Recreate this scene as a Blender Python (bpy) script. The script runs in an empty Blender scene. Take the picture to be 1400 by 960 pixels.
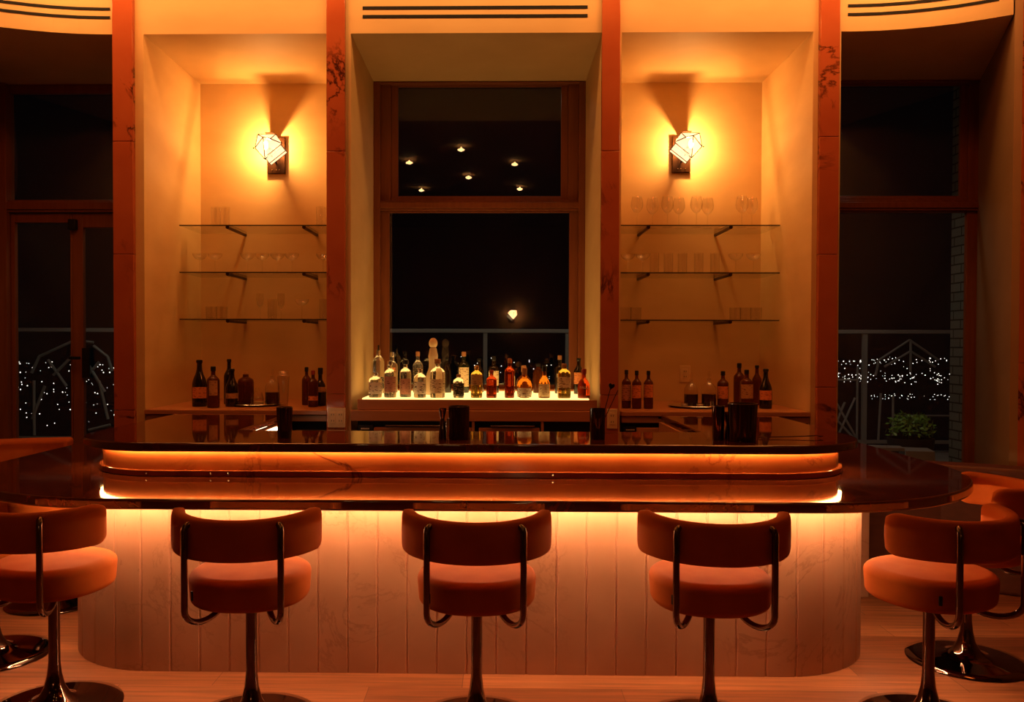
import bpy, bmesh, math, random
from mathutils import Vector, Matrix
random.seed(7)
PI = math.pi
SC = bpy.context.scene
COL = SC.collection

# ------------------------------------------------------------------ camera
cam_d = bpy.data.cameras.new('camera'); cam = bpy.data.objects.new('camera', cam_d); COL.objects.link(cam)
YAW, PITCH, ROLL = .0175, -.0178, .0025
cam.location = (.13, 0, 1.30)
cam.matrix_world = Matrix.Translation((.13, 0, 1.30)) @ Matrix.Rotation(YAW, 4, 'Z') @ Matrix.Rotation(PI/2 + PITCH, 4, 'X') @ Matrix.Rotation(ROLL, 4, 'Z')
cam_d.sensor_fit = 'HORIZONTAL'; cam_d.sensor_width = 36
cam_d.lens = 36*1150/1400
cam_d.shift_x = 40/1400; cam_d.shift_y = 10/1400
cam_d.clip_start = .05; cam_d.clip_end = 20000
SC.camera = cam
# ------------------------------------------------------------------ world, view
w = bpy.data.worlds.new('night'); SC.world = w; w.use_nodes = True
w.node_tree.nodes['Background'].inputs[0].default_value = (.10, .11, .14, 1)
w.node_tree.nodes['Background'].inputs[1].default_value = .006
SC.view_settings.view_transform = 'Standard'; SC.view_settings.look = 'None'
SC.view_settings.exposure = 0.0; SC.view_settings.gamma = 1; SC.view_settings.use_curve_mapping = False
SC.cycles.use_denoising = True
SC.cycles.max_bounces = 10; SC.cycles.transparent_max_bounces = 24; SC.cycles.transmission_bounces = 8
SC.cycles.caustics_reflective = False; SC.cycles.caustics_refractive = False
SC.cycles.sample_clamp_indirect = 4
# ------------------------------------------------------------------ lights of the room, with added fills
LED = (1, .52, .17)
AMB = (1, .25, .04)
SCN = (1, .50, .15)
def area(name, loc, target, sx, sy, power, color, spread=180):
    l = bpy.data.lights.new(name, 'AREA'); l.shape = 'RECTANGLE'; l.size = sx; l.size_y = sy
    l.energy = power; l.color = color; l.spread = math.radians(spread)
    o = bpy.data.objects.new(name, l); COL.objects.link(o); o.location = loc
    d = Vector(target) - Vector(loc); o.rotation_euler = d.to_track_quat('-Z', 'Y').to_euler()
    return o
# wall washers set into the ceiling just in front of the arched wall
area('wall_washer', (0, 4.60, 3.57), (0, 4.95, 3.1), 5.6, .08, 25, (1, .45, .13), 170)
area('wall_washer', (2.55, 4.42, 3.57), (2.65, 4.85, 3.1), .9, .08, 3, (1, .40, .11), 170)
area('wall_washer', (-2.5, 4.42, 3.57), (-2.6, 4.85, 3.1), .9, .08, 3, (1, .40, .11), 170)
# added overhead fills at both sides, clear of the window reflections, aimed down
for sx in (-1, 1): area('overhead_fill', (sx*1.9, 2.75, 3.58), (sx*1.5, 2.75, 0), 1.0, .5, 6.5, AMB)
# unseen soft fills added above the aisle to brighten niches and back counter
for sx in (-1, 1): area('niche_fill', (sx*1.5, 3.9, 3.56), (sx*1.45, 5.7, .9), .6, .3, 13, (1, .24, .045))
# weak fills added as ambient light from the room behind the camera
area('room_fill', (3.3, -2.5, 3.5), (0, 2.5, 0.4), 1.0, 1.0, 1.3, AMB)
area('room_fill', (-3.3, -2.5, 3.5), (0, 2.5, 0.4), 1.0, 1.0, 1.3, AMB)
# ------------------------------------------------------------------ materials
def mat(name, color, rough=.5, metal=0, spec=.5, trans=0, emis=None, es=0, coat=0, ior=1.45, alpha=1):
    m = bpy.data.materials.new(name); m.use_nodes = True
    b = m.node_tree.nodes['Principled BSDF']
    b.inputs['Base Color'].default_value = (*color, 1); b.inputs['Roughness'].default_value = rough
    b.inputs['Metallic'].default_value = metal; b.inputs['Specular IOR Level'].default_value = spec
    b.inputs['Transmission Weight'].default_value = trans; b.inputs['IOR'].default_value = ior
    b.inputs['Coat Weight'].default_value = coat; b.inputs['Coat Roughness'].default_value = .04
    b.inputs['Alpha'].default_value = alpha
    if emis: b.inputs['Emission Color'].default_value = (*emis, 1); b.inputs['Emission Strength'].default_value = es
    return m
def nodes(m): return m.node_tree.nodes, m.node_tree.links, m.node_tree.nodes['Principled BSDF']
def ramp(n, stops):
    r = n.new('ShaderNodeValToRGB'); e = r.color_ramp.elements
    e[0].position, e[0].color = stops[0][0], (*stops[0][1], 1); e[1].position, e[1].color = stops[-1][0], (*stops[-1][1], 1)
    for p, c in stops[1:-1]:
        x = e.new(p); x.color = (*c, 1)
    return r
def coords(n, l, scale=(1, 1, 1), kind='Object'):
    tc = n.new('ShaderNodeTexCoord'); mp = n.new('ShaderNodeMapping'); mp.inputs['Scale'].default_value = scale
    l.new(tc.outputs[kind], mp.inputs['Vector']); return mp.outputs['Vector']
def noise_mat(name, c1, c2, scale=(1, 1, 1), ns=4, rough=.6, bump=0, detail=5, **k):
    m = mat(name, c1, rough, **k); n, l, b = nodes(m); v = coords(n, l, scale)
    t = n.new('ShaderNodeTexNoise'); t.inputs['Scale'].default_value = ns; t.inputs['Detail'].default_value = detail
    l.new(v, t.inputs['Vector']); r = ramp(n, [(.3, c1), (.7, c2)]); l.new(t.outputs['Fac'], r.inputs[0]); l.new(r.outputs[0], b.inputs['Base Color'])
    if bump:
        bp = n.new('ShaderNodeBump'); bp.inputs['Strength'].default_value = bump; bp.inputs['Distance'].default_value = .01
        l.new(t.outputs['Fac'], bp.inputs['Height']); l.new(bp.outputs[0], b.inputs['Normal'])
    return m
def marble_mat(name, base, base2, vein, vs=1.6, width=.035, rough=.1, coat=0, vamt=1.0, seed=0.0):
    m = mat(name, base, rough, coat=coat); n, l, b = nodes(m); v = coords(n, l)
    off = n.new('ShaderNodeVectorMath'); off.operation = 'ADD'; off.inputs[1].default_value = (seed, seed*.7, seed*1.3); l.new(v, off.inputs[0]); v = off.outputs[0]
    t = n.new('ShaderNodeTexNoise'); t.inputs['Scale'].default_value = 3; t.inputs['Detail'].default_value = 8; l.new(v, t.inputs['Vector'])
    r = ramp(n, [(.3, base), (.7, base2)]); l.new(t.outputs['Fac'], r.inputs[0])
    # veins: thin level lines of a warped noise
    d = n.new('ShaderNodeTexNoise'); d.inputs['Scale'].default_value = vs; d.inputs['Detail'].default_value = 7; d.inputs['Roughness'].default_value = .62
    d.inputs['Distortion'].default_value = .9; l.new(v, d.inputs['Vector'])
    s = n.new('ShaderNodeMath'); s.operation = 'SUBTRACT'; s.inputs[1].default_value = .5; l.new(d.outputs['Fac'], s.inputs[0])
    a = n.new('ShaderNodeMath'); a.operation = 'ABSOLUTE'; l.new(s.outputs[0], a.inputs[0])
    q = n.new('ShaderNodeMath'); q.operation = 'DIVIDE'; q.inputs[1].default_value = width; q.use_clamp = True; l.new(a.outputs[0], q.inputs[0])
    k = n.new('ShaderNodeTexNoise'); k.inputs['Scale'].default_value = 1.7; l.new(v, k.inputs['Vector'])
    kr = ramp(n, [(.46, (0, 0, 0)), (.58, (vamt, vamt, vamt))]); l.new(k.outputs['Fac'], kr.inputs[0])
    inv = n.new('ShaderNodeMath'); inv.operation = 'SUBTRACT'; inv.inputs[0].default_value = 1; l.new(q.outputs[0], inv.inputs[1])
    mu = n.new('ShaderNodeMath'); mu.operation = 'MULTIPLY'; l.new(inv.outputs[0], mu.inputs[0]); l.new(kr.outputs[0], mu.inputs[1])
    mx = n.new('ShaderNodeMix'); mx.data_type = 'RGBA'; l.new(mu.outputs[0], mx.inputs[0]); l.new(r.outputs[0], mx.inputs[6]); mx.inputs[7].default_value = (*vein, 1)
    l.new(mx.outputs[2], b.inputs['Base Color'])
    return m
def emit(name, color, s):
    m = mat(name, (0, 0, 0), .5, emis=color, es=s); return m
def thin_glass(name, tint=(1, 1, 1), refl=1.0, rough=.0, edge=.0):
    m = bpy.data.materials.new(name); m.use_nodes = True; n = m.node_tree.nodes; l = m.node_tree.links; n.clear()
    o = n.new('ShaderNodeOutputMaterial'); mix = n.new('ShaderNodeMixShader'); t = n.new('ShaderNodeBsdfTransparent'); g = n.new('ShaderNodeBsdfGlossy')
    t.inputs[0].default_value = (*tint, 1); g.inputs['Roughness'].default_value = rough
    f = n.new('ShaderNodeLayerWeight'); f.inputs[0].default_value = .5
    pw = n.new('ShaderNodeMath'); pw.operation = 'POWER'; pw.inputs[1].default_value = 4.5; l.new(f.outputs['Facing'], pw.inputs[0])
    mu = n.new('ShaderNodeMath'); mu.operation = 'MULTIPLY_ADD'; mu.inputs[1].default_value = .8*refl; mu.inputs[2].default_value = .055*refl; mu.use_clamp = True
    l.new(pw.outputs[0], mu.inputs[0]); l.new(mu.outputs[0], mix.inputs[0]); l.new(t.outputs[0], mix.inputs[1]); l.new(g.outputs[0], mix.inputs[2]); l.new(mix.outputs[0], o.inputs[0])
    return m
def wood_mat(name, c1, c2, scale=(1, 12, 12), rough=.35, coat=0):
    return noise_mat(name, c1, c2, scale, 3, rough, coat=coat, detail=8)

M = {}
M['plaster'] = noise_mat('cream_plaster', (.66, .43, .19), (.74, .50, .23), (1, 1, 2.5), 2.5, .62, .04)
M['plaster_dark'] = noise_mat('shaded_hall_plaster', (.34, .20, .09), (.38, .23, .11), (1, 1, 2), 2.5, .7)  # plaster colour darkened to dim the light bounced around the hall
M['ceiling'] = noise_mat('ceiling_paint', (.3, .18, .08), (.34, .2, .09), (1, 1, 1), 2, .7)
M['marble'] = marble_mat('rosso_marble', (.42, .092, .034), (.52, .135, .052), (.04, .01, .005), 1.5, .022, .09, seed=3.1)
M['marble2'] = marble_mat('rosso_marble_riser', (.25, .045, .010), (.38, .09, .024), (.10, .014, .005), 2.2, .02, .12, seed=8)
M['base'] = marble_mat('pink_marble_panels', (.38, .16, .08), (.48, .23, .125), (.27, .105, .05), 2.6, .018, .42, vamt=.6, seed=5)
M['counter'] = marble_mat('dark_polished_top', (.065, .010, .003), (.10, .018, .006), (.15, .03, .010), 2.0, .03, .045, seed=2)
nodes(M['counter'])[2].inputs['Specular IOR Level'].default_value = 1.0
nodes(M['counter'])[2].inputs['IOR'].default_value = 1.65
M['frame_wood'] = wood_mat('stained_window_wood', (.22, .065, .02), (.28, .09, .03), (14, 14, 1), .4)
M['cabinet'] = wood_mat('cabinet_wood', (.42, .16, .06), (.5, .2, .08), (1, 10, 10), .35)
M['unlit_wood'] = wood_mat('unlit_banquette_wood', (.10, .025, .008), (.14, .035, .012), (1, 10, 10), .45)  # shade put into the colour so the right banquette looks unlit
M['drawer'] = wood_mat('drawer_wood', (.5, .24, .10), (.6, .3, .13), (1, 10, 10), .4)
M['velvet'] = noise_mat('rust_velvet', (.42, .085, .013), (.50, .115, .018), (1, 1, 1), 9, .85, .03)
b = nodes(M['velvet'])[2]; b.inputs['Sheen Weight'].default_value = 0; b.inputs['Specular IOR Level'].default_value = .08; b.inputs['Sheen Roughness'].default_value = .4; b.inputs['Sheen Tint'].default_value = (1, .5, .25, 1)
M['chrome'] = mat('dark_chrome', (.20, .13, .10), .06, 1)
M['steel'] = mat('brushed_steel', (.75, .68, .6), .22, 1)
M['black'] = mat('black_rubber', (.006, .005, .005), .5)
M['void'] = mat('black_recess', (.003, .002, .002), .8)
M['bronze'] = mat('dark_bronze', (.06, .022, .008), .4, .8)
M['pane'] = thin_glass('window_glass', (.95, .94, .92), 1.2)
M['shelf_glass'] = thin_glass('shelf_glass', (.93, .95, .92), .9)
M['shelf_edge'] = mat('shelf_glass_edge', (.05, .035, .015), .08, spec=.9)
M['glass'] = thin_glass('clear_glass', (.975, .965, .95), 1.3, .04)
M['led'] = emit('led_diffuser', (1, .60, .31), 120)
M['led2'] = emit('led_diffuser_upper', (1, .56, .18), 60)
M['lightbox'] = emit('lit_acrylic', (1, .58, .17), 2.4)
M['bulb'] = emit('sconce_bulb', (1, .6, .25), 60)
def glowing_glass():
    m = bpy.data.materials.new('lit_crystal_glass'); m.use_nodes = True; n = m.node_tree.nodes; l = m.node_tree.links; n.clear()
    o = n.new('ShaderNodeOutputMaterial'); mix = n.new('ShaderNodeMixShader'); t = n.new('ShaderNodeBsdfTransparent'); e = n.new('ShaderNodeEmission')
    t.inputs[0].default_value = (1, .97, .92, 1); e.inputs[0].default_value = (1, .66, .32, 1); e.inputs[1].default_value = 2.6; mix.inputs[0].default_value = .45
    l.new(t.outputs[0], mix.inputs[1]); l.new(e.outputs[0], mix.inputs[2]); l.new(mix.outputs[0], o.inputs[0]); return m
M['sconce'] = glowing_glass()
M['railing'] = mat('painted_steel_rail', (.32, .31, .28), .5)
M['leaf'] = mat('leaves', (.16, .34, .05), .35)
M['city'] = emit('city_light', (1, .93, .82), 3.2)
M['pot'] = mat('planter', (.02, .02, .02), .6)
M['concrete'] = noise_mat('balcony_concrete', (.25, .24, .22), (.32, .31, .28), (1, 1, 1), 8, .8)
M['plate'] = mat('outlet_plate', (.78, .55, .3), .35)
M['white'] = mat('pale_print', (.85, .8, .72), .5)
M['led_white'] = emit('prep_light', (1, .75, .45), 18)
# floor: planks running across the room
m = mat('oak_planks', (.4, .2, .1), .42); M['floor'] = m; n, l, b = nodes(m)
v = coords(n, l, (1, 1, 1)); br = n.new('ShaderNodeTexBrick'); l.new(v, br.inputs['Vector'])
br.inputs['Color1'].default_value = (.27, .075, .024, 1); br.inputs['Color2'].default_value = (.52, .175, .062, 1); br.inputs['Mortar'].default_value = (.16, .04, .012, 1)
br.inputs['Scale'].default_value = 1; br.inputs['Mortar Size'].default_value = .0015; br.inputs['Brick Width'].default_value = .95; br.inputs['Row Height'].default_value = .15; br.offset = .37
t = n.new('ShaderNodeTexNoise'); v2 = coords(n, l, (1.2, 22, 1)); l.new(v2, t.inputs['Vector']); t.inputs['Scale'].default_value = 2.2; t.inputs['Detail'].default_value = 9
r = ramp(n, [(.3, (.5, .48, .46)), (.75, (1.15, 1.12, 1.1))]); l.new(t.outputs['Fac'], r.inputs[0])
mx = n.new('ShaderNodeMix'); mx.data_type = 'RGBA'; mx.blend_type = 'MULTIPLY'; mx.inputs[0].default_value = 1
l.new(br.outputs['Color'], mx.inputs[6]); l.new(r.outputs[0], mx.inputs[7]); l.new(mx.outputs[2], b.inputs['Base Color'])
# brick pier outside
m = mat('white_brick', (.4, .4, .35), .8); M['brick'] = m; n, l, b = nodes(m)
tc = n.new('ShaderNodeTexCoord'); sp = n.new('ShaderNodeSeparateXYZ'); cb = n.new('ShaderNodeCombineXYZ'); ad = n.new('ShaderNodeMath')
l.new(tc.outputs['Object'], sp.inputs[0]); l.new(sp.outputs[0], ad.inputs[0]); l.new(sp.outputs[1], ad.inputs[1]); l.new(ad.outputs[0], cb.inputs[0]); l.new(sp.outputs[2], cb.inputs[1])
br = n.new('ShaderNodeTexBrick'); l.new(cb.outputs[0], br.inputs['Vector']); br.inputs['Scale'].default_value = 1; br.inputs['Brick Width'].default_value = .21; br.inputs['Row Height'].default_value = .075; br.inputs['Mortar Size'].default_value = .006
br.inputs['Color1'].default_value = (.22, .21, .165, 1); br.inputs['Color2'].default_value = (.17, .165, .13, 1); br.inputs['Mortar'].default_value = (.02, .018, .012, 1); l.new(br.outputs['Color'], b.inputs['Base Color'])

# ------------------------------------------------------------------ mesh helpers
def vf_box(x0, x1, y0, y1, z0, z1):
    v = [(x, y, z) for z in (z0, z1) for y in (y0, y1) for x in (x0, x1)]
    return v, [(0, 2, 3, 1), (4, 5, 7, 6), (0, 1, 5, 4), (2, 6, 7, 3), (0, 4, 6, 2), (1, 3, 7, 5)]
def join(*parts):
    V, Fc = [], []
    for v, f in parts:
        k = len(V); V += list(v); Fc += [tuple(i + k for i in q) for q in f]
    return V, Fc
def vf_lathe(prof, n=28, sq=None, capb=True, capt=True):
    """prof: (r, z) bottom to top; sq: exponent of a superellipse for squarish bodies."""
    V, Fc = [], []
    for r, z in prof:
        for i in range(n):
            a = 2*PI*i/n; c, s = math.cos(a), math.sin(a); k = 1
            if sq: k = (abs(c)**sq + abs(s)**sq)**(-1/sq)
            V.append((r*k*c, r*k*s, z))
    for j in range(len(prof) - 1):
        for i in range(n):
            a, b2 = j*n + i, j*n + (i + 1) % n
            Fc.append((a, b2, b2 + n, a + n))
    if capb: Fc.append(tuple(range(n - 1, -1, -1)))
    if capt: Fc.append(tuple((len(prof) - 1)*n + i for i in range(n)))
    return V, Fc
def vf_tube(pts, r, n=10, closed=False):
    P = [Vector(p) for p in pts]; V, Fc = [], []; rr = r if isinstance(r, (list, tuple)) else [r]*len(P)
    up = None
    for i, p in enumerate(P):
        t = (P[min(i + 1, len(P) - 1)] - P[max(i - 1, 0)]).normalized()
        if up is None:
            up = Vector((0, 0, 1)) if abs(t.z) < .9 else Vector((1, 0, 0))
        sx = t.cross(up).normalized(); up = sx.cross(t).normalized()
        for k in range(n):
            a = 2*PI*k/n; V.append(tuple(p + rr[i]*(math.cos(a)*sx + math.sin(a)*up)))
    for j in range(len(P) - 1):
        for i in range(n):
            a, b2 = j*n + i, j*n + (i + 1) % n; Fc.append((a, b2, b2 + n, a + n))
    Fc.append(tuple(range(n - 1, -1, -1))); Fc.append(tuple((len(P) - 1)*n + i for i in range(n)))
    return V, Fc
def vf_prism(poly, z0, z1):
    n = len(poly); V = [(x, y, z0) for x, y in poly] + [(x, y, z1) for x, y in poly]
    return V, [tuple(range(n - 1, -1, -1)), tuple(range(n, 2*n))] + [(i, (i + 1) % n, (i + 1) % n + n, i + n) for i in range(n)]
def vf_move(vf, loc=(0, 0, 0), rot=None):
    v, f = vf; R = rot if rot is not None else Matrix.Identity(3); L = Vector(loc)
    return [tuple(R @ Vector(p) + L) for p in v], f
def mesh(name, vf, m, parent=None, smooth=False, bevel=0, loc=None, flat_angle=40, seg=2):
    me = bpy.data.meshes.new(name); me.from_pydata([tuple(p) for p in vf[0]], [], vf[1]); me.update()
    bm = bmesh.new(); bm.from_mesh(me); bmesh.ops.recalc_face_normals(bm, faces=bm.faces)
    if bevel:
        es = [e for e in bm.edges if len(e.link_faces) == 2 and e.calc_face_angle(0) > math.radians(35)]
        bv = bmesh.ops.bevel(bm, geom=es, offset=bevel, segments=seg, profile=.5, affect='EDGES', clamp_overlap=True)
        for f in bv['faces']: f.smooth = True
    if smooth or bevel:
        if smooth:
            for f in bm.faces: f.smooth = True
        for e in bm.edges:
            e.smooth = not (len(e.link_faces) != 2 or e.calc_face_angle(0) > math.radians(flat_angle))
    bm.to_mesh(me); bm.free()
    o = bpy.data.objects.new(name, me); COL.objects.link(o)
    if m: me.materials.append(m)
    if parent: o.parent = parent
    if loc: o.location = loc
    return o
def thing(name, label, cat, loc=(0, 0, 0), rz=0, group=None):
    o = bpy.data.objects.new(name, None); COL.objects.link(o); o.location = loc; o.rotation_euler = (0, 0, rz); o.empty_display_size = .1
    o['label'] = label; o['category'] = cat
    if group: o['group'] = group
    return o
def tag(o, label, cat, group=None, kind=None):
    o['label'] = label; o['category'] = cat
    if group: o['group'] = group
    if kind: o['kind'] = kind
    return o
def struct(name, vf, m, bevel=0, **k):
    o = mesh(name, vf, m, bevel=bevel, **k); o['kind'] = 'structure'; return o
def dup(root, loc, rz, label, group=None, z=None):
    r = root.copy(); COL.objects.link(r); r.location = loc; r.rotation_euler = (0, 0, rz); r['label'] = label
    if group: r['group'] = group
    for ch in list(root.children):
        c = ch.copy(); COL.objects.link(c); c.parent = r
        for g in ch.children:
            d = g.copy(); COL.objects.link(d); d.parent = c
    return r

# ================================================================== THE ROOM
YW, YB, ZH, ZC = 4.95, 5.90, 3.115, 3.60
struct('floor', vf_box(-4.7, 4.7, -4.9, 6.1, -.1, 0), M['floor'])
struct('ceiling', vf_box(-4.7, 4.7, -4.9, 6.1, ZC, ZC + .1), M['ceiling'])
struct('wall_rear', vf_box(-4.7, 4.7, -5.0, -4.9, 0, ZC), M['plaster_dark'])
# curved stretches at both sides of the bar: arc of the header and the wall beyond
ARC = [(2.06, 4.95), (2.20, 4.948), (2.34, 4.937), (2.48, 4.912), (2.60, 4.878), (2.72, 4.835), (2.84, 4.775), (2.96, 4.705)]
def strip_wall(pts_front, pts_back, z0, z1):
    poly = pts_front + pts_back[::-1]
    return vf_prism(poly, z0, z1)
# header over every recess: front face with the soffit behind it
def header():
    R_ = ARC; L_ = [(-x, y) for x, y in ARC[::-1]]
    front = L_ + R_
    back = [(-3.45, 6.0)] + [(-3.2 + i*.01, 6.0) for i in range(len(L_) - 1)] + [(3.0 + i*.01, 6.0) for i in range(len(R_) - 1)] + [(3.5, 6.0)]
    return strip_wall(front, back, ZH, ZC)
struct('wall_back', join(
    header(),
    # piers between niches and window recesses
    vf_box(-2.12, -1.96, YW, 6.0, 0, ZH), vf_box(1.96, 2.12, YW, 6.0, 0, ZH),
    vf_box(-.85, -.735, YW, 6.0, 0, ZH), vf_box(.735, .85, YW, 6.0, 0, ZH),
    # niche backs
    vf_box(-1.96, -.85, YB, 6.0, 0, ZH), vf_box(.85, 1.96, YB, 6.0, 0, ZH),
    # below the central window
    vf_box(-.735, .735, YB, 6.0, 0, .95)), M['plaster'])
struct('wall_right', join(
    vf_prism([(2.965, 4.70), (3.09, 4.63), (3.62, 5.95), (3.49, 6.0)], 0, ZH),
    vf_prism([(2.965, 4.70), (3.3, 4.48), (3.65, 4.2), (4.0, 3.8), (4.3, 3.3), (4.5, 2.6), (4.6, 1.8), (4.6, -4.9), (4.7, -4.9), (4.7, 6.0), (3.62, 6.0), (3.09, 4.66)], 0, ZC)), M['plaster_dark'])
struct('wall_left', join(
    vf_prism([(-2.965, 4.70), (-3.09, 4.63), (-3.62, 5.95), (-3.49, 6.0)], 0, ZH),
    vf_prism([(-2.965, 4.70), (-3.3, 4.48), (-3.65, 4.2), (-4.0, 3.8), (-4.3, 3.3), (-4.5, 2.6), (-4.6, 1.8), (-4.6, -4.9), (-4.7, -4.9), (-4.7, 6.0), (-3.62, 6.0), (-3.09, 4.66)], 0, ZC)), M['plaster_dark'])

# windows -----------------------------------------------------------
def frame_rect(x0, x1, z0, z1, t, y0, y1):
    return join(vf_box(x0, x0 + t, y0, y1, z0, z1), vf_box(x1 - t, x1, y0, y1, z0, z1), vf_box(x0 + t, x1 - t, y0, y1, z0, z0 + t), vf_box(x0 + t, x1 - t, y0, y1, z1 - t, z1))
def sash(x0, x1, z0, z1, ts, tb, tt, y0, y1):
    return join(vf_box(x0, x0 + ts, y0, y1, z0, z1), vf_box(x1 - ts, x1, y0, y1, z0, z1), vf_box(x0 + ts, x1 - ts, y0, y1, z0, z0 + tb), vf_box(x0 + ts, x1 - ts, y0, y1, z1 - tt, z1))
def window(nm, x0, x1, zb, lo_t, up_t, trans=(2.225, 2.295)):
    root = struct(nm, join(vf_box(x0, x1, YB - .03, YB + .04, trans[0], trans[1]), vf_box(x0, x1, YB - .045, YB - .03, trans[0] + .015, trans[1] - .015)), M['frame_wood'], bevel=.003)
    fr = mesh('window_frame', sash(x0, x1, zb, ZH - .003, .045, .045, .010, YB - .05, YB + .06), M['frame_wood'], root, bevel=.004)
    mesh('upper_sash', join(sash(x0 + .045, x1 - .045, trans[1], ZH - .004, up_t*.6, .022, .012, YB - .01, YB + .03), sash(x0 + .045 + up_t*.6, x1 - .045 - up_t*.6, trans[1] + .022, ZH - .016, up_t*.4, .014, .006, YB + .005, YB + .03)), M['frame_wood'], root, bevel=.003)
    mesh('lower_sash', sash(x0 + .045, x1 - .045, zb + .02, trans[0], lo_t, .06, .010, YB, YB + .035), M['frame_wood'], root, bevel=.003)
    mesh('upper_pane', vf_box(x0 + .05, x1 - .05, YB + .02, YB + .024, trans[1] + .015, ZH - .006), M['pane'], root)
    mesh('lower_pane', vf_box(x0 + .05, x1 - .05, YB + .02, YB + .024, zb + .04, trans[0] - .004), M['pane'], root)
    return root
window('window_1', -.735, .735, .93, .06, .12)
window('window_2', 2.12, 3.50, .30, .075, .125)
# left: fixed light over a pair of glazed doors
d1 = struct('door_1', join(vf_box(-3.50, -2.12, YB - .03, YB + .04, 2.215, 2.30), vf_box(-3.50, -2.12, YB - .045, YB - .03, 2.232, 2.285)), M['frame_wood'], bevel=.003)
mesh('door_frame', join(vf_box(-3.50, -3.315, YB - .05, YB + .06, 0, ZH - .003), vf_box(-2.17, -2.12, YB - .05, YB + .06, 0, ZH - .003), vf_box(-3.315, -2.17, YB - .01, YB + .03, 3.05, ZH - .003)), M['frame_wood'], d1, bevel=.004)
mesh('transom_pane', vf_box(-3.32, -2.165, YB + .02, YB + .024, 2.28, 3.08), M['pane'], d1)
for k, (x0, x1, t0, t1) in enumerate([(-3.312, -2.875, .028, .045), (-2.873, -2.175, .075, .09)]):
    lf = mesh('door_leaf', join(vf_box(x0, x0 + t0, YB, YB + .04, .01, 2.21), vf_box(x1 - t1 + (0 if k else .03), x1, YB, YB + .04, .01, 2.21), vf_box(x0 + t0, x1 - .015, YB, YB + .04, 2.21 - (.065 if k == 0 else .10), 2.21), vf_box(x0 + t0, x1 - .015, YB, YB + .04, .01, .25)), M['frame_wood'], d1, bevel=.004)
    mesh('pane', vf_box(x0 + .02, x1 - .02, YB + .018, YB + .022, .2, 2.18), M['pane'], lf)
mesh('door_closer', vf_box(-2.885, -2.83, YB - .045, YB, 2.09, 2.165), M['black'], d1, bevel=.006)
h = mesh('door_handle', join(vf_tube([(-2.80, YB - .05, 1.19), (-2.87, YB - .05, 1.19), (-2.885, YB - .03, 1.19), (-2.885, YB + .0, 1.19)], .011), vf_box(-2.80, -2.75, YB - .02, YB, 1.05, 1.26)), M['black'], d1, smooth=True)

# marble pilasters ----------------------------------------------------
def pilaster(x0, x1, joints, label, rz=0, loc=(0, 0, 0), seed=0):
    p = thing('marble_pilaster', label, 'pilaster', loc, rz, 'red marble pilasters')
    zs = [0] + joints + [ZC]
    for a, b2 in zip(zs[:-1], zs[1:]):
        mesh('marble_block', vf_box(x0, x1, YW - .035, YW, a + .0012, b2 - .0012), M['marble'], p, bevel=.0025)
    return p
pilaster(-2.130, -2.010, [.9, 1.82, 2.48], 'red marble pilaster between the left glazed doors and the left shelf niche')
pilaster(-.872, -.764, [1.0, 2.42], 'red marble pilaster left of the central window, with a socket plate near its foot')
pilaster(.731, .836, [1.0, 2.42], 'red marble pilaster right of the central window, between it and the wine glass niche')
pilaster(1.988, 2.100, [1.05, 1.82, 2.50], 'red marble pilaster between the right shelf niche and the right balcony window')
p5 = thing('marble_pilaster', 'red marble pilaster cut by the right edge of the picture, beyond the balcony window', 'pilaster', (2.995, 4.66, 0), math.radians(-38), 'red marble pilasters')
for a, b2 in ((0, 1.2), (1.2, 2.5), (2.5, ZC)): mesh('marble_block', vf_box(-.005, .17, -.03, .02, a + .0012, b2 - .0012), M['marble'], p5, bevel=.0025)

# slot vents in the header ---------------------------------------------
v1 = thing('air_vent', 'black double slot air vent above the central window', 'vent', (0, YW, 0), 0, 'slot vents')
for z in (3.212, 3.262): mesh('slot', vf_box(-.665, .65, -.004, .01, z - .009, z + .009), M['void'], v1)
def arc_strip(pts, z0, z1, off=-.004):
    V, Fc = [], []
    for x, y in pts:
        V += [(x, y + off, z0), (x, y + off, z1), (x, y + .012, z0), (x, y + .012, z1)]
    for i in range(len(pts) - 1):
        a, b2 = 4*i, 4*i + 4
        Fc += [(a, b2, b2 + 1, a + 1), (a + 1, b2 + 1, b2 + 3, a + 3), (a, a + 2, b2 + 2, b2)]
    return V, Fc
for s, lab in ((1, 'black double slot air vent curving along the header over the right balcony window'), (-1, 'black double slot air vent curving along the header over the left glazed doors')):
    v2 = thing('air_vent', lab, 'vent', (0, 0, 0), 0, 'slot vents')
    pts = [(2.155, 4.949)] + ARC[1:7] + [(2.9, 4.741)]
    for z in (3.212, 3.262): mesh('slot', arc_strip([(s*x, y) for x, y in pts], z - .008, z + .008), M['void'], v2)

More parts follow.
